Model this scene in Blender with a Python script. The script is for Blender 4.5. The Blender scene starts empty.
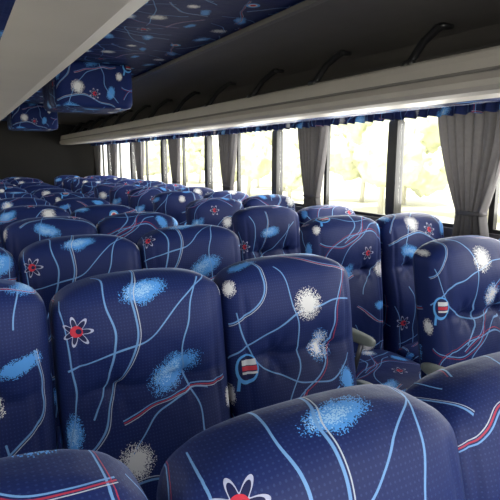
import bpy, math, random
from mathutils import Vector, noise as mnoise
random.seed(7)
scene=bpy.context.scene
CAMH=1.40
XR=2.34; XC=1.0; XL=-.40
YF=-1.9; YB=10.3
PAT_W=0.9; PAT_H=0.8

# ------------------------------------------------------------ node helpers
class NB:
    def __init__(s,nt): s.nt=nt
    def _set(s,node,i,v):
        if isinstance(v,bpy.types.NodeSocket): s.nt.links.new(v,node.inputs[i])
        else: node.inputs[i].default_value=v
    def m(s,op,a,b=None,c=None,clamp=False):
        n=s.nt.nodes.new('ShaderNodeMath'); n.operation=op; n.use_clamp=clamp
        s._set(n,0,a)
        if b is not None: s._set(n,1,b)
        if c is not None: s._set(n,2,c)
        return n.outputs[0]
    def v(s,op,a,b=None,out=0):
        n=s.nt.nodes.new('ShaderNodeVectorMath'); n.operation=op
        s._set(n,0,a)
        if b is not None: s._set(n,1,b)
        return n.outputs['Value'] if out else n.outputs[0]
    def comb(s,x,y,z=0.0):
        n=s.nt.nodes.new('ShaderNodeCombineXYZ'); s._set(n,0,x); s._set(n,1,y); s._set(n,2,z); return n.outputs[0]
    def sep(s,a):
        n=s.nt.nodes.new('ShaderNodeSeparateXYZ'); s._set(n,0,a); return n.outputs
    def noise(s,vec,scale,detail=2,rough=.5,col=False):
        n=s.nt.nodes.new('ShaderNodeTexNoise'); n.inputs['Scale'].default_value=scale
        n.inputs['Detail'].default_value=detail; n.inputs['Roughness'].default_value=rough
        if vec is not None: s.nt.links.new(vec,n.inputs['Vector'])
        return n.outputs['Color' if col else 'Fac']
    def mix(s,f,a,b):
        n=s.nt.nodes.new('ShaderNodeMix'); n.data_type='RGBA'
        s._set(n,0,f); s._set(n,6,a); s._set(n,7,b); return n.outputs[2]
    def maxl(s,l):
        r=l[0]
        for x in l[1:]: r=s.m('MAXIMUM',r,x)
        return r

def new_mat(name):
    m=bpy.data.materials.new(name); m.use_nodes=True
    return m,m.node_tree,m.node_tree.nodes['Principled BSDF']

def simple(name,col,rough=.5,metal=0,spec=.5,nscale=30,namp=.12,bump=0.0):
    m,nt,b=new_mat(name); nb=NB(nt)
    tc=nt.nodes.new('ShaderNodeTexCoord')
    f=nb.noise(tc.outputs['Object'],nscale,3)
    d=tuple(x*(1-namp) for x in col)+(1,); e=tuple(min(1,x*(1+namp)) for x in col)+(1,)
    nt.links.new(nb.mix(f,d,e),b.inputs['Base Color'])
    b.inputs['Roughness'].default_value=rough; b.inputs['Metallic'].default_value=metal
    b.inputs['Specular IOR Level'].default_value=spec
    if bump:
        bn=nt.nodes.new('ShaderNodeBump'); bn.inputs['Strength'].default_value=bump; bn.inputs['Distance'].default_value=.002
        nt.links.new(f,bn.inputs['Height']); nt.links.new(bn.outputs[0],b.inputs['Normal'])
    return m

def fabric(name,sheen=.20,spec=.2,k=1.0):
    m,nt,b=new_mat(name); nb=NB(nt)
    uv=nt.nodes.new('ShaderNodeUVMap'); uv.uv_map='UVMap'
    oi=nt.nodes.new('ShaderNodeObjectInfo')
    p0=nb.v('ADD',uv.outputs[0],oi.outputs['Color'])
    raw=p0
    s=nb.sep(p0)
    U=nb.m('FLOORED_MODULO',s[0],PAT_W); V=nb.m('FLOORED_MODULO',s[1],PAT_H)
    pt=nb.comb(U,V)
    wob=nb.v('MULTIPLY',nb.v('SUBTRACT',nb.noise(raw,5.5,1,col=True),(.5,.5,.5)),(.085,.085,0))
    pl=nb.v('ADD',pt,wob)
    wob2=nb.v('MULTIPLY',nb.v('SUBTRACT',nb.noise(raw,22,2,col=True),(.5,.5,.5)),(.03,.03,0))
    pe=nb.v('ADD',pt,wob2)
    fine=nb.noise(raw,420,1)
    wn=nt.nodes.new('ShaderNodeTexWhiteNoise'); wn.noise_dimensions='2D'
    nt.links.new(nb.v('FLOOR',nb.v('MULTIPLY',raw,(560,560,0))),wn.inputs['Vector'])
    stip=wn.outputs['Value']
    def ell(cx,cy,rx,ry,ang,soft=.45,src=None):
        q=nb.v('SUBTRACT',src or pe,(cx,cy,0))
        a=math.radians(ang); ca,sa=math.cos(a),math.sin(a)
        x=nb.v('DOT_PRODUCT',q,(ca/rx,sa/rx,0),out=1); y=nb.v('DOT_PRODUCT',q,(-sa/ry,ca/ry,0),out=1)
        r=nb.v('LENGTH',nb.comb(x,y),out=1)
        return nb.m('GREATER_THAN',nb.m('SUBTRACT',1.0,r),nb.m('MULTIPLY',stip,soft))
    def arc(p1,p2,p3):
        ax,ay=p1;bx,by=p2;cx,cy=p3
        d=2*(ax*(by-cy)+bx*(cy-ay)+cx*(ay-by))
        if abs(d)<1e-6: d=1e-6
        ux=((ax*ax+ay*ay)*(by-cy)+(bx*bx+by*by)*(cy-ay)+(cx*cx+cy*cy)*(ay-by))/d
        uy=((ax*ax+ay*ay)*(cx-bx)+(bx*bx+by*by)*(ax-cx)+(cx*cx+cy*cy)*(bx-ax))/d
        r=math.hypot(ax-ux,ay-uy)
        mx,my=(ax+cx)/2-ux,(ay+cy)/2-uy
        dx,dy=bx-ux,by-uy
        L=math.hypot(mx,my) or 1
        mx/=L;my/=L
        if mx*dx+my*dy<0: mx,my=-mx,-my
        half=math.acos(max(-1,min(1,((ax-ux)*mx+(ay-uy)*my)/r)))
        q=nb.v('SUBTRACT',pl,(ux,uy,0))
        ln=nb.v('LENGTH',q,out=1)
        sd=nb.m('SUBTRACT',ln,r)
        ang=nb.v('DOT_PRODUCT',nb.v('NORMALIZE',q),(mx,my,0),out=1)
        mask=nb.m('GREATER_THAN',ang,math.cos(half))
        return sd,mask
    def line(sd,mask,off,w):
        return nb.m('MULTIPLY',mask,nb.m('LESS_THAN',nb.m('ABSOLUTE',nb.m('SUBTRACT',sd,off)),w/2))
    blue=[];red=[];white=[]
    W=.0042
    A=[((.23,.02),(.19,.25),(.04,.56),'bw'),((.05,.30),(.25,.22),(.42,.08),'b'),
       ((.03,.12),(.06,.3),(.02,.5),'b'),((.16,.43),(.3,.41),(.44,.38),'wr'),
       ((.10,.72),(.20,.48),(.38,.40),'b'),((.38,.10),(.33,.3),(.43,.62),'b'),
       ((.02,.62),(.2,.58),(.44,.70),'bw'),((.12,.04),(.15,.2),(.09,.42),'b'),
       ((.47,.36),(.62,.27),(.89,.22),'b'),((.60,.03),(.58,.16),(.47,.26),'bw'),
       ((.88,.06),(.82,.28),(.60,.52),'br'),((.50,.22),(.70,.42),(.87,.38),'b'),
       ((.48,.60),(.66,.48),(.88,.54),'br'),((.55,.78),(.61,.58),(.80,.44),'b'),
       ((.66,.02),(.78,.10),(.89,.12),'wr'),((.70,.76),(.78,.65),(.88,.62),'b'),
       ((.30,.78),(.52,.70),(.66,.66),'wr'),((.64,.10),(.69,.3),(.62,.50),'b'),
       ((.47,.50),(.58,.54),(.70,.44),'br')]
    for a,c,e,st in A:
        sd,mk=arc(a,c,e)
        if st[0]=='b': blue.append(line(sd,mk,0,W))
        if st=='bw': white.append(line(sd,mk,.0055,.0018))
        if st=='br': red.append(line(sd,mk,.0075,.0020))
        if st=='wr':
            blue.append(line(sd,mk,-.0046,.0024)); red.append(line(sd,mk,0,.0026)); white.append(line(sd,mk,.0036,.0015))
    lb=[ell(.24,.13,.07,.032,-12),ell(.30,.335,.08,.045,-28),ell(.15,.66,.07,.035,20),
        ell(.60,.66,.075,.035,-30),ell(.766,.345,.045,.05,0,.6),ell(.80,.03,.05,.026,10),
        ell(.55,.06,.055,.025,-15),ell(.045,.44,.03,.055,10),ell(.40,.55,.03,.05,15),ell(.85,.46,.03,.05,-20)]
    lbin=[ell(.285,.335,.05,.024,-28,1.2),ell(.60,.66,.05,.02,-30,1.2),ell(.23,.13,.05,.02,-12,1.2),ell(.15,.66,.05,.02,20,1.0),ell(.045,.44,.02,.035,10,1.2)]
    wh=[ell(.18,.52,.050,.050,0,.65,pt),ell(.725,.218,.050,.050,0,.65,pt),ell(.485,.145,.033,.033,0,.6,pt),
        ell(.766,.345,.040,.042,0,.8),ell(.83,.66,.046,.046,0,.65,pt),ell(.46,.44,.026,.032,0,.6,pt)]
    def disc(cx,cy,r,src=pt):
        d=nb.v('DISTANCE',src,(cx,cy,0),out=1)
        return nb.m('LESS_THAN',d,r)
    st_w=[];st_n=[];st_r=[]
    for cx,cy,R,kk in [(.075,.205,.026,7),(.29,.56,.026,7),(.74,.575,.025,6)]:
        q=nb.v('SUBTRACT',pt,(cx,cy,0)); sx=nb.sep(q)
        th=nb.m('ARCTAN2',sx[1],sx[0])
        cs=nb.m('COSINE',nb.m('MULTIPLY',th,kk))
        rr=nb.m('DIVIDE',nb.v('LENGTH',q,out=1),nb.m('MULTIPLY_ADD',cs,.42*R,R))
        st_w.append(nb.m('LESS_THAN',rr,1.0)); st_n.append(nb.m('LESS_THAN',rr,.82)); st_r.append(nb.m('MULTIPLY',disc(cx,cy,R*.52),nb.m('GREATER_THAN',nb.v('DISTANCE',pt,(cx+.005,cy,0),out=1),R*.24)))
    navy=nb.mix(nb.noise(raw,3,2),(.0070,.0145,.080,1),(.0110,.0240,.130,1))
    fr=nb.v('FRACTION',nb.v('MULTIPLY',raw,(130,130,0)))
    dd=nb.v('DISTANCE',fr,(.5,.5,0),out=1)
    c=nb.mix(nb.m('MULTIPLY',nb.m('LESS_THAN',dd,.2),.10),navy,(.12,.22,.5,1))
    c=nb.mix(nb.m('MULTIPLY',nb.maxl(lb),.9),c,(.10,.36,.85,1))
    c=nb.mix(nb.m('MULTIPLY',nb.maxl(lbin),.8),c,(.42,.68,.95,1))
    c=nb.mix(nb.m('MULTIPLY',nb.maxl(blue),.9),c,(.17,.36,.70,1))
    c=nb.mix(nb.m('MULTIPLY',nb.maxl(red),.85),c,(.46,.04,.07,1))
    c=nb.mix(nb.m('MULTIPLY',nb.maxl(white),.8),c,(.55,.62,.72,1))
    c=nb.mix(nb.maxl(wh),c,(.78,.78,.78,1))
    for cx,cy,r in [(.35,.73,.03)]:
        c=nb.mix(disc(cx,cy,r),c,(.12,.40,.85,1)); c=nb.mix(disc(cx,cy,r*.66),c,(.65,.68,.72,1)); c=nb.mix(disc(cx,cy,r*.42),c,(.55,.03,.05,1))
    def hard_ell(cx,cy,rx,ry,ang):
        q=nb.v('SUBTRACT',pt,(cx,cy,0)); a=math.radians(ang); ca,sa=math.cos(a),math.sin(a)
        x=nb.v('DOT_PRODUCT',q,(ca/rx,sa/rx,0),out=1); y=nb.v('DOT_PRODUCT',q,(-sa/ry,ca/ry,0),out=1)
        return nb.m('LESS_THAN',nb.v('LENGTH',nb.comb(x,y),out=1),1.0)
    # badge: P-shaped loop with tail, holding a white/red chip
    bx,by=.525,.37
    tail=nb.sep(nb.v('SUBTRACT',pt,(bx-.024,by+.026,0)))
    tl=nb.m('MULTIPLY',nb.m('LESS_THAN',nb.m('ABSOLUTE',nb.m('MULTIPLY_ADD',tail[1],.25,tail[0])),.006),nb.m('LESS_THAN',nb.m('ABSOLUTE',tail[1]),.032))
    c=nb.mix(tl,c,(.12,.40,.85,1))
    c=nb.mix(hard_ell(bx,by,.036,.040,30),c,(.12,.40,.85,1)); c=nb.mix(hard_ell(bx+.003,by-.002,.029,.032,30),c,(.012,.018,.085,1))
    q=nb.sep(nb.v('SUBTRACT',pt,(bx+.010,by-.004,0)))
    inx=nb.m('LESS_THAN',nb.m('ABSOLUTE',q[0]),.022)
    def bar(y0,y1):
        return nb.m('MULTIPLY',inx,nb.m('LESS_THAN',nb.m('ABSOLUTE',nb.m('SUBTRACT',q[1],(y0+y1)/2)),(y1-y0)/2))
    c=nb.mix(bar(-.018,-.004),c,(.65,.68,.72,1)); c=nb.mix(bar(-.002,.009),c,(.55,.04,.07,1)); c=nb.mix(bar(.012,.018),c,(.65,.68,.72,1))
    c=nb.mix(nb.maxl(st_w),c,(.42,.45,.62,1)); c=nb.mix(nb.maxl(st_n),c,(.010,.014,.07,1)); c=nb.mix(nb.maxl(st_r),c,(.55,.03,.06,1))
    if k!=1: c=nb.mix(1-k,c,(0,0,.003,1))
    nt.links.new(c,b.inputs['Base Color'])
    b.inputs['Roughness'].default_value=.55
    b.inputs['Specular IOR Level'].default_value=spec
    b.inputs['Sheen Weight'].default_value=sheen
    b.inputs['Sheen Roughness'].default_value=.3
    b.inputs['Sheen Tint'].default_value=(.38,.55,1,1)
    bn=nt.nodes.new('ShaderNodeBump'); bn.inputs['Strength'].default_value=.3; bn.inputs['Distance'].default_value=.001
    nt.links.new(fine,bn.inputs['Height'])
    bn2=nt.nodes.new('ShaderNodeBump'); bn2.inputs['Strength'].default_value=.4; bn2.inputs['Distance'].default_value=.014
    nt.links.new(nb.noise(raw,9,3,.5),bn2.inputs['Height']); nt.links.new(bn.outputs[0],bn2.inputs['Normal'])
    nt.links.new(bn2.outputs[0],b.inputs['Normal'])
    return m

FAB=fabric('printed_velour')
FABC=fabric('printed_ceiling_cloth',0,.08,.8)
M_RACK=simple('rack_laminate',(.43,.40,.375),.5,0,.4,6,.08)
M_RACKD=simple('rack_trim_grey',(.16,.15,.145),.5)
M_CEIL=simple('ceiling_grey_vinyl',(.13,.12,.12),.5,0,.4,12,.1)
M_DARK=simple('dark_bulkhead',(.006,.005,.005),.6,0,.3)
M_BLACK=simple('black_plastic',(.012,.012,.013),.35)
M_FRAME=simple('seat_frame_steel',(.12,.12,.13),.4,.7)
M_ARM=simple('armrest_rubber',(.24,.27,.25),.5)
M_FLOOR=simple('floor_vinyl',(.07,.067,.065),.6,0,.3,60,.3)
M_WALL=simple('wall_laminate',(.10,.10,.11),.5)

def curtain_mat():
    m,nt,b=new_mat('curtain_cloth'); nb=NB(nt)
    tc=nt.nodes.new('ShaderNodeTexCoord')
    f=nb.noise(tc.outputs['Object'],45,3)
    c=nb.mix(f,(.085,.080,.084,1),(.13,.122,.126,1))
    nt.links.new(c,b.inputs['Base Color']); b.inputs['Roughness'].default_value=.9
    tr=nt.nodes.new('ShaderNodeBsdfTranslucent'); tr.inputs[0].default_value=(.14,.13,.13,1)
    mx=nt.nodes.new('ShaderNodeMixShader'); mx.inputs[0].default_value=.15
    nt.links.new(b.outputs[0],mx.inputs[1]); nt.links.new(tr.outputs[0],mx.inputs[2])
    nt.links.new(mx.outputs[0],nt.nodes['Material Output'].inputs[0])
    return m
M_CURT=curtain_mat()
def glass_mat():
    m=bpy.data.materials.new('window_glass'); m.use_nodes=True; nt=m.node_tree; nt.nodes.remove(nt.nodes['Principled BSDF'])
    t=nt.nodes.new('ShaderNodeBsdfTransparent'); t.inputs[0].default_value=(.97,.97,.95,1)
    g=nt.nodes.new('ShaderNodeBsdfGlossy'); g.inputs['Roughness'].default_value=.03
    mx=nt.nodes.new('ShaderNodeMixShader'); mx.inputs[0].default_value=.04
    nt.links.new(t.outputs[0],mx.inputs[1]); nt.links.new(g.outputs[0],mx.inputs[2]); nt.links.new(mx.outputs[0],nt.nodes['Material Output'].inputs[0])
    return m
M_GLASS=glass_mat()

# ------------------------------------------------------------ mesh builder
class MB:
    def __init__(s): s.v=[];s.f=[];s.mi=[];s.uv=[];s.mats=[]
    def mat(s,m):
        if m not in s.mats: s.mats.append(m)
        return s.mats.index(m)
    def grid_ring(s,rings,uvs,m,cap0=True,cap1=True):
        k=s.mat(m); n=len(rings[0]); base=len(s.v)
        for r,u in zip(rings,uvs):
            s.v+=r; s.uv+=u
        for i in range(len(rings)-1):
            for j in range(n):
                a=base+i*n+j; b2=base+i*n+(j+1)%n
                s.f.append((a,b2,b2+n,a+n)); s.mi.append(k)
        if cap0: s.f.append(tuple(base+j for j in range(n))[::-1]); s.mi.append(k)
        if cap1: s.f.append(tuple(base+(len(rings)-1)*n+j for j in range(n))); s.mi.append(k)
    def rbox(s,c,h,m,n=5,seg=8,uvo=(0,0),rot=0,fn=None):
        k=s.mat(m)
        for ax in range(3):
            for sg in (-1,1):
                base=len(s.v); a1=(ax+1)%3;a2=(ax+2)%3
                for i in range(seg+1):
                    for j in range(seg+1):
                        p=[0,0,0]; p[ax]=sg; p[a1]=-1+2*i/seg; p[a2]=-1+2*j/seg
                        q=(sum(abs(x)**n for x in p))**(1/n); p=[x/q for x in p]
                        P=[p[t]*h[t] for t in range(3)]
                        if ax==2: u=(P[0],-P[1])
                        elif ax==1: u=(P[0],-P[2]+h[1])
                        else: u=(P[1],-P[2])
                        if fn: P=fn(P)
                        if rot:
                            cy,sy=math.cos(rot),math.sin(rot); P=[P[0],P[1]*cy-P[2]*sy,P[1]*sy+P[2]*cy]
                        s.v.append((P[0]+c[0],P[1]+c[1],P[2]+c[2])); s.uv.append((u[0]+uvo[0],u[1]+uvo[1]))
                for i in range(seg):
                    for j in range(seg):
                        a=base+i*(seg+1)+j
                        f=(a,a+seg+1,a+seg+2,a+1)
                        s.f.append(f if sg>0 else f[::-1]); s.mi.append(k)
    def box(s,lo,hi,m):
        k=s.mat(m)
        x0,y0,z0=lo;x1,y1,z1=hi
        V=[(x0,y0,z0),(x1,y0,z0),(x1,y1,z0),(x0,y1,z0),(x0,y0,z1),(x1,y0,z1),(x1,y1,z1),(x0,y1,z1)]
        for f in [(0,3,2,1),(4,5,6,7),(0,1,5,4),(1,2,6,5),(2,3,7,6),(3,0,4,7)]:
            b=len(s.v)
            for i in f:
                p=V[i]; s.v.append(p)
                nx=abs(V[f[0]][0]-V[f[2]][0])<1e-9; nz=abs(V[f[0]][2]-V[f[2]][2])<1e-9
                s.uv.append((p[1],p[2]) if nx else ((p[1],p[0]) if nz else (p[0],-p[2])))
            s.f.append((b,b+1,b+2,b+3)); s.mi.append(k)
    def tube(s,pts,r,m,n=10):
        rings=[];uvs=[]
        P=[Vector(p) for p in pts]
        for i,p in enumerate(P):
            d=(P[min(i+1,len(P)-1)]-P[max(i-1,0)]).normalized()
            up=Vector((0,0,1)) if abs(d.z)<.9 else Vector((0,1,0))
            a=d.cross(up).normalized(); b=d.cross(a)
            rings.append([tuple(p+a*math.cos(t*2*math.pi/n)*r+b*math.sin(t*2*math.pi/n)*r) for t in range(n)])
            uvs.append([(i*.05,t*.01) for t in range(n)])
        s.grid_ring(rings,uvs,m)
    def profile(s,prof,y0,y1,mats,closed=True):
        n=len(prof); acc=0
        rng=n if closed else n-1
        for i in range(rng):
            a=prof[i];b2=prof[(i+1)%n]; L=math.hypot(a[0]-b2[0],a[1]-b2[1])
            k=s.mat(mats[i] if isinstance(mats,list) else mats); b=len(s.v)
            s.v+=[(a[0],y0,a[1]),(a[0],y1,a[1]),(b2[0],y1,b2[1]),(b2[0],y0,b2[1])]
            s.uv+=[(y0,acc),(y1,acc),(y1,acc+L),(y0,acc+L)]
            s.f.append((b,b+1,b+2,b+3)); s.mi.append(k); acc+=L
        if closed:
            k=s.mat(mats[0] if isinstance(mats,list) else mats)
            for yy in (y0,y1):
                b=len(s.v)
                s.v+=[(p[0],yy,p[1]) for p in prof]; s.uv+=[(p[0],p[1]) for p in prof]
                s.f.append(tuple(range(b,b+n))); s.mi.append(k)
    def mesh(s,name,smooth=True,merge=True):
        me=bpy.data.meshes.new(name); me.from_pydata(s.v,[],s.f)
        for m in s.mats: me.materials.append(m)
        ul=me.uv_layers.new(name='UVMap')
        for p in me.polygons:
            p.material_index=s.mi[p.index]; p.use_smooth=smooth
            for li in p.loop_indices: ul.data[li].uv=s.uv[me.loops[li].vertex_index]
        if merge:
            import bmesh
            bm=bmesh.new(); bm.from_mesh(me); bmesh.ops.remove_doubles(bm,verts=bm.verts,dist=1e-5)
            bmesh.ops.recalc_face_normals(bm,faces=bm.faces); bm.to_mesh(me); bm.free()
        me.update()
        return me
    def obj(s,name,smooth=False,parent=None,color=None,merge=True):
        o=bpy.data.objects.new(name,s.mesh(name,smooth,merge)); scene.collection.objects.link(o)
        if parent: o.parent=parent
        if color: o.color=color
        return o

# ------------------------------------------------------------ bus seat
def seat_mesh(name,lean,arm=0,zt=1.12):
    """origin on floor, below top-front of back rest; seat faces -Y"""
    mb=MB()
    zb=.40; W=.2125; D=.066
    ring=[]
    def side(p,q,n):
        for i in range(n): ring.append((p[0]+(q[0]-p[0])*i/n,p[1]+(q[1]-p[1])*i/n))
    side((-1,-1),(1,-1),44); side((1,-1),(1,1),8); side((1,1),(-1,1),16); side((-1,1),(-1,-1),8)
    levels=[]
    RH=.088
    nl=50
    for i in range(nl): levels.append((zb+(zt-RH-zb)*i/nl,1,1))
    for i in range(26):
        a=i/25*math.pi/2*.985
        s_=math.sin(a)
        z=zt-RH+RH*s_
        wf=(max(0,1-s_**3.0))**(1/3.3)
        s2=max(0,(z-(zt-.06))/.06)
        df=(max(0,1-s2**2.3))**(1/2.3)
        levels.append((z,wf,max(df,.12)))
    rings=[];uvs=[]
    for z,wf,df in levels:
        w=W*wf*(.955+.045*min(1,(z-zb)/(zt-zb)*2.0))
        if z<zb+.04:
            e=(z-zb)/.04; df*=.6+.4*math.sqrt(e)
        r=[];u=[]
        for sx,sy in ring:
            n=5
            k=1/(abs(sx)**n+abs(sy)**n)**(1/n)
            x=w*sx*k; y=D*df*sy*k
            fr=max(0,-sy*k)
            if fr>0:
                inner=max(0,1-(abs(x)/W)**4)
                y-=fr*inner*wf*(.020*math.exp(-((z-(zt-.13))/.085)**2)+.030*math.exp(-((z-(zt-.43))/.13)**2))
                for bx in (-.085,.085):
                    rr=((x-bx)**2+((z-(zt-.255)))**2)
                    y+=fr*.018*math.exp(-rr/(2*.011**2))+fr*.015*math.exp(-rr/(2*.035**2))
                    if rr>1e-8:
                        an=math.atan2(z-(zt-.255),x-bx); y+=fr*.0042*math.cos(an*6+1)*math.exp(-((math.sqrt(rr)-.035)/.022)**2)
                y+=fr*inner*.010*math.exp(-((z-(zt-.255)-.004*math.sin(x*40))/.011)**2)
                for gx in (-.168,.168):
                    y+=fr*.005*math.exp(-((x-gx)/.007)**2)*(1 if z<zt-.1 else max(0,(zt-.03-z)/.07))
            yy=y+D+lean*(z-zt)
            dep=(y+D)
            zz=z-.014*(x/W)**2*max(0,(z-(zt-.15))/.15)
            uu=x+.225+(1 if x>0 else -1)*max(0,dep)*min(1,abs(x)/W)**6
            tv=.10+(zt-z)
            if z>zt-.09: tv-=max(0,dep)*((z-(zt-.09))/.09)**1.5
            r.append((x,yy,zz)); u.append((uu,tv))
        rings.append(r);uvs.append(u)
    mb.grid_ring(rings,uvs,FAB)
    yb=lean*(.45-zt)
    mb.rbox((0,yb-.19,.41),(.2135,.235,.075),FAB,5,14,(.3,.2),fn=lambda P:[P[0],P[1],P[2]+(.012*(1-(P[0]/.217)**2) if P[2]>0 else 0)])
    mb.rbox((0,yb-.17,.318),(.205,.2,.016),M_FRAME,8,3)
    for lx in (-.15,.15):
        mb.tube([(lx,yb-.32,.30),(lx,yb-.32,.02)],.016,M_FRAME)
        mb.tube([(lx,yb-.02,.30),(lx,yb-.02,.02)],.016,M_FRAME)
        mb.rbox((lx,yb-.17,.012),(.022,.19,.012),M_FRAME,8,3)
    if arm:
        ax=arm*.24
        mb.rbox((ax,lean*(.68-zt)-.17,.70),(.022,.24,.022),M_ARM,4,8)
        mb.tube([(ax,lean*(.5-zt)+.02,.69),(ax,lean*(.45-zt)-.02,.40)],.013,M_FRAME)
        mb.tube([(ax,lean*(.68-zt)-.34,.69),(ax,lean*(.68-zt)-.30,.55),(ax,lean*(.5-zt)-.05,.40)],.010,M_FRAME)
        mb.tube([(ax,lean*(.5-zt)-.02,.40),(ax-arm*.04,lean*(.5-zt)-.02,.36)],.013,M_FRAME)
    return mb.mesh(name,True)
cols=[-.060,.376,.805,1.578,2.018]
arms=[0,0,1,-1,0]
SM={}
VAR=((.16,1.12),(.21,1.105),(.12,1.13),(.24,1.083),(.26,1.050),(.14,1.14))
for a in (-1,0,1):
    for li,(ln,zt) in enumerate(VAR):
        SM[(a,li)]=seat_mesh('bus_seat_mesh',ln,a,zt)
rows=13
for r in range(rows):
    for c,x in enumerate(cols):
        li=0 if r==1 else (3 if r==0 else random.choice([0,0,1,2]))
        if (r,c)==(0,2): li=4
        if (r,c)==(0,0): li=1
        if (r,c)==(1,0): li=5
        me=SM[(arms[c],li)]
        o=bpy.data.objects.new('bus_seat',me); scene.collection.objects.link(o)
        y=.50+.70*r
        if r==0: y=.455 if c<2 else .490
        o.location=(x,y,0)
        if r==0 and c==1: o.location.x=.383
        if (r,c)==(1,1): off=(.02,0)
        elif (r,c)==(1,2): off=(.475,-.005)
        elif r==0 and c==1: off=(.0,.06)
        elif r==0 and c==2: off=(.38,.55)
        elif r==0 and c==0: off=(.47,.03)
        elif r==1 and c==0: off=(.18,.58)
        elif r==1 and c==3: off=(.50,.05)
        elif r==2 and c==3: off=(.42,.30)
        elif r==2 and c==4: off=(.0,.38)
        elif r==2 and c==2: off=(.05,.08)
        elif r==2 and c==1: off=(.03,.02)
        else: off=(random.random()*.9,random.random()*.8)
        o.color=(off[0]%.9,off[1]%.8,0,1)

# ------------------------------------------------------------ shell
ZW0=1.02; ZW1=1.645; ZT=1.90
pill=[-1.76,-.37,1.02,2.43,3.80,5.19,6.58,7.97,9.36,10.26]
def wall(name,x0,x1):
    mb=MB(); mb.box((x0,YF,0),(x1,YB,ZW0),M_WALL); mb.box((x0,YF,ZW1),(x1,YB,ZT+.06),M_WALL)
    return mb.obj(name)
wall('wall_right',XR,XR+.06); wall('wall_left',XL-.06,XL)
mb=MB(); mb.box((XL-.06,YF,-.05),(XR+.06,YB+.06,0),M_FLOOR); mb.obj('floor')
mb=MB(); mb.box((XL-.06,YB,0),(XR+.06,YB+.06,2.06),M_DARK); mb.obj('wall_back')
mb=MB(); mb.box((XL-.06,YF-.06,0),(XR+.06,YF,.75),M_WALL); mb.box((XL-.06,YF-.06,1.95),(XR+.06,YF,2.06),M_WALL); mb.obj('wall_front')
wn=0
for sx,xx in ((1,XR),(-1,XL)):
    lo=xx if sx>0 else xx-.06
    for i,py in enumerate(pill):
        mb=MB(); mb.rbox((lo+.03,py,(ZW0+ZW1)/2),(.034,.042 if py<10 else .04,(ZW1-ZW0)/2),M_BLACK,10,4)
        o=mb.obj('trim_%d'%(i+1+(0 if sx>0 else 10)))
        if i<len(pill)-1:
            wn+=1; y0=py+.042; y1=pill[i+1]-.042; ym=(y0+y1)/2
            e=bpy.data.objects.new('window_%d'%wn,None); scene.collection.objects.link(e); e.location=(lo+.03,ym,(ZW0+ZW1)/2)
            hh=(ZW1-ZW0)/2; hy=(y1-y0)/2
            mb=MB()
            mb.box((-.012,-hy,-hh),(.012,hy,-hh+.02),M_BLACK); mb.box((-.012,-hy,hh-.012),(.012,hy,hh),M_BLACK)
            mb.box((-.014,-.016,-hh),(.014,.016,hh),M_BLACK)
            mb.obj('sash',parent=e)
            mb=MB(); mb.box((-.002,-hy,-hh+.02),(.002,hy,hh-.012),M_GLASS); mb.obj('pane',parent=e)
wn+=1
e=bpy.data.objects.new('window_%d'%wn,None); scene.collection.objects.link(e); e.location=((XL+XR)/2,YF-.03,1.35)
mb=MB(); mb.box((-1.3,-.002,-.6),(1.3,.002,.6),M_GLASS); mb.obj('pane',parent=e)
mb=MB(); mb.box((-.02,-.02,-.6),(.02,.02,.6),M_BLACK); mb.box((-1.36,-.02,-.6),(-1.30,.02,.6),M_BLACK); mb.box((1.30,-.02,-.6),(1.36,.02,.6),M_BLACK); mb.obj('frame',parent=e)

half=[(1.34,1.86),(1.27,1.93),(1.12,1.975),(.85,2.0),(.55,2.015),(.31,2.02),(.30,2.03)]
pr=[(XC+a,b) for a,b in half]+[(XC-a,b) for a,b in reversed(half)]+[(XL,1.85)]
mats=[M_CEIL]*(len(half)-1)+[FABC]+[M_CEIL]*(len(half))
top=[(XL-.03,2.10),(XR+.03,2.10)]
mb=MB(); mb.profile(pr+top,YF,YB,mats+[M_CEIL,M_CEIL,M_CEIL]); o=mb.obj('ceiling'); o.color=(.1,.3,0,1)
k=0
for sx in (1,-1):
    k+=1; mb=MB(); x=XC+sx*.305; mb.rbox((x,(YF+YB)/2,2.012),(.018,(YB-YF)/2-.02,.012),M_RACKD,8,2); mb.obj('trim_%d'%(30+k))
for y in (3.95,7.05):
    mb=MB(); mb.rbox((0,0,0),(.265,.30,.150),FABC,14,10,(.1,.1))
    o=mb.obj('ceiling_air_conditioner_housing',True); o.location=(.87,y+.06,1.885); o.color=(.2,.1,0,1)

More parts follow.
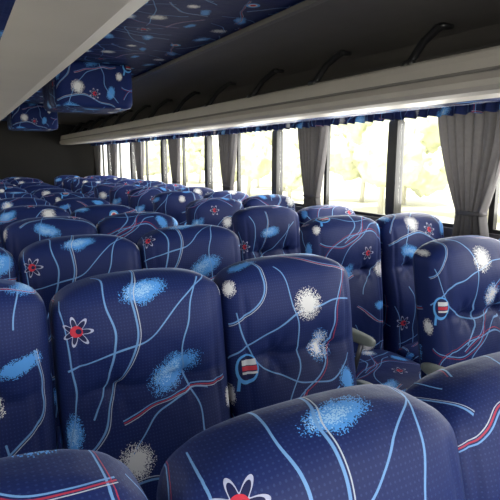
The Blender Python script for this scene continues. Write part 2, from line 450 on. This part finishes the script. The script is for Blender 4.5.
# luggage racks
rp=[(2.335,1.668),(1.90,1.634),(1.75,1.632),(1.715,1.641),(1.702,1.658),(1.700,1.680),(1.714,1.705),(1.718,1.709),(1.721,1.716),(1.718,1.723),(1.725,1.76),(1.732,1.785),(1.745,1.797),(1.765,1.797),(1.775,1.785),(1.775,1.690),(2.335,1.690)]
rm=[FABC,M_RACK,M_RACK,M_RACK,M_RACK,M_RACK,M_RACK,M_RACKD,M_RACKD,M_RACK,M_RACK,M_RACK,M_RACK,M_RACKD,M_RACKD,M_RACKD,M_RACKD]
for sx in (1,-1):
    e=bpy.data.objects.new('luggage_rack',None); scene.collection.objects.link(e)
    f=(lambda x: x) if sx>0 else (lambda x: 2*XC-x if x<2.3 else XL+XR-x)
    mb=MB(); mb.profile([(f(a),b) for a,b in rp],-1.2,YB-.02,rm)
    o=mb.obj('shelf',parent=e); o.color=(.3,.35,0,1)
    mb=MB(); y=-1.05
    while y<10:
        mb.tube([(f(1.96),y,1.985),(f(1.91),y,1.955),(f(1.84),y,1.90),(f(1.785),y,1.83),(f(1.755),y,1.79)],.019,M_BLACK,8)
        mb.rbox((f(1.755),y,1.80),(.018,.035,.016),M_BLACK,5,3)
        mb.rbox((f(1.96),y,1.975),(.04,.03,.012),M_BLACK,5,3)
        y+=.70
    mb.obj('brackets',True,parent=e)
    if sx<0:
        mb=MB(); y=.3
        while y<10:
            mb.rbox((f(1.98),y,1.636),(.07,.16,.010),M_BLACK,8,3); y+=1.4
        mb.obj('reading_light_panels',parent=e)
    x=2.325 if sx>0 else XL+.015; mb=MB(); mb.tube([(x,-1.1,1.648),(x,10.1,1.648)],.007,M_FRAME,8); mb.obj('curtain_rail',True,parent=e)
def valance(sx):
    mb=MB(); n=900; k=mb.mat(FAB)
    for i in range(n+1):
        y=-1.1+11.2*i/n; u=y*1.4
        d=.012*math.sin(y*75)+.005*math.sin(y*31+1)
        for z,a in ((1.656,.5),(1.635,1),(1.613+.004*math.sin(y*75),1.2)):
            x=2.222-d*a
            if sx<0: x=XL+XR-x
            mb.v.append((x,y,z)); mb.uv.append((u,z))
    for i in range(n):
        for j in range(2):
            a=i*3+j; mb.f.append((a,a+1,a+4,a+3)); mb.mi.append(k)
    mb.obj('window_valance',True,color=(.2,.1,0,1),merge=False)
valance(1); valance(-1)

def curtain(yc,sx,w0,w1,seed):
    mb=MB(); k=mb.mat(M_CURT); nu=160; nv=26; rnd=random.Random(seed)
    ph=rnd.random()*6
    zt=1.645; zb=.98; ztie=1.12
    for j in range(nv+1):
        z=zt+(zb-zt)*j/nv
        if z>ztie:
            t=(zt-z)/(zt-ztie); w=w0+(w1-w0)*(t**1.5)
        else:
            t=(ztie-z)/(ztie-zb); w=w1+(.05)*t
        for i in range(nu+1):
            s=i/nu
            q=s*2*math.pi*7+ph+.8*math.sin(s*5+z*2)
            d=.026*math.sin(q)+.004*math.sin(s*2*math.pi*23+ph+z*3)
            y=yc+(s-.5)*w+.014*math.sin(q+1.5)*(.4+.6*w/w0)
            y+=-.03*(zt-z)/(zt-zb)
            x=2.287+d
            if sx<0: x=XL+XR-x
            mb.v.append((x,y,z)); mb.uv.append((s,z))
    for j in range(nv):
        for i in range(nu):
            a=j*(nu+1)+i; mb.f.append((a,a+1,a+nu+2,a+nu+1)); mb.mi.append(k)
    bx=2.287 if sx>0 else XL+XR-2.287
    mb.rbox((bx,yc-.024,ztie),(.034,w1/2+.010,.012),M_CURT,4,8)
    mb.obj('window_curtain',True,merge=False)
for i,py in enumerate(pill[:-1]):
    yc=(py+pill[i+1])/2+.09
    curtain(yc,1,.44 if i==2 else .34,.15,i); curtain(yc,-1,.36,.17,i+20)

# ------------------------------------------------------------ outside
def ground_mat():
    m,nt,b=new_mat('grass_ground'); nb=NB(nt); tc=nt.nodes.new('ShaderNodeTexCoord')
    f=nb.noise(tc.outputs['Object'],.35,4)
    nt.links.new(nb.mix(f,(.50,.50,.40,1),(.68,.66,.58,1)),b.inputs['Base Color']); b.inputs['Roughness'].default_value=.9; return m
def leaf_mat():
    m,nt,b=new_mat('sunlit_foliage'); nb=NB(nt); tc=nt.nodes.new('ShaderNodeTexCoord')
    f=nb.noise(tc.outputs['Object'],1.6,6,.7)
    nt.links.new(nb.mix(f,(.46,.52,.30,1),(.93,.92,.76,1)),b.inputs['Base Color']); b.inputs['Roughness'].default_value=.8; return m
G=ground_mat(); L=leaf_mat(); TR=simple('bark',(.7,.67,.58),.9)
mb=MB(); mb.box((-70,-50,-1.3),(90,90,-1.2),G); mb.obj('ground')
def tree(x,y,h,seed):
    rnd=random.Random(seed)
    e=bpy.data.objects.new('tree',None); scene.collection.objects.link(e); e.location=(x,y,-1.2)
    mb=MB()
    mb.tube([(0,0,0),(.1,0,h*.3),(0,.1,h*.6)],.13,TR)
    mb.obj('trunk',True,parent=e)
    import bmesh
    me=bpy.data.meshes.new('crown'); bm=bmesh.new()
    for i in range(9):
        c=Vector((rnd.uniform(-1,1)*h*.22,rnd.uniform(-1,1)*h*.3,h*(.35+rnd.random()*.6))); R=h*rnd.uniform(.14,.24)
        g=bmesh.ops.create_icosphere(bm,subdivisions=4,radius=R)
        for v in g['verts']:
            n=mnoise.noise(v.co*2.2+c)*.35+mnoise.noise(v.co*6+c)*.2
            v.co=v.co*(1+n)+c
    bm.to_mesh(me); bm.free(); me.materials.append(L)
    for p in me.polygons: p.use_smooth=True
    o=bpy.data.objects.new('crown',me); scene.collection.objects.link(o); o.parent=e
for i in range(16):
    tree(17+random.uniform(-2,6),3+i*3.6+random.uniform(-1,1),random.uniform(3.6,5.8),i)

# ------------------------------------------------------------ light
w=bpy.data.worlds.new('world'); scene.world=w; w.use_nodes=True; nt=w.node_tree
bg=nt.nodes['Background']
sky=nt.nodes.new('ShaderNodeTexSky')
sky.sky_type='HOSEK_WILKIE'; sky.sun_direction=Vector((-.35,-.2,.9)).normalized(); sky.turbidity=4; sky.ground_albedo=.5
nb=NB(nt)
c=nb.mix(.8,sky.outputs[0],(1.0,.99,.96,1))
nt.links.new(c,bg.inputs[0]); bg.inputs[1].default_value=3.2
sd=bpy.data.lights.new('sun','SUN'); sd.energy=9; sd.angle=math.radians(2); sd.color=(1,.96,.88)
so=bpy.data.objects.new('sun',sd); scene.collection.objects.link(so)
so.rotation_euler=Vector((-.35,-.3,1)).normalized().to_track_quat('Z','Y').to_euler(); so.location=(0,0,20)
def area(name,loc,rot,sx,sy,e,col=(1,1,1)):
    a=bpy.data.lights.new(name,'AREA'); a.shape='RECTANGLE'; a.size=sx; a.size_y=sy; a.energy=e; a.color=col
    o=bpy.data.objects.new(name,a); scene.collection.objects.link(o); o.location=loc; o.rotation_euler=rot; return o
area('windscreen_daylight',(XC,YF+.1,1.5),(math.radians(90-10),0,0),2.2,.9,52,(1,.99,.97))
area('side_window_daylight',(XR+.12,4.0,1.36),(0,math.radians(90),0),.5,10.5,170,(1,.99,.97))

# ------------------------------------------------------------ camera
cd=bpy.data.cameras.new('camera'); cd.lens=524/500*36; cd.sensor_width=36; cd.clip_start=.02
co=bpy.data.objects.new('camera',cd); scene.collection.objects.link(co)
co.location=(0,0,CAMH); co.rotation_euler=(math.radians(80),0,math.radians(-29))
scene.camera=co
scene.view_settings.view_transform='Standard'
scene.view_settings.look='None'
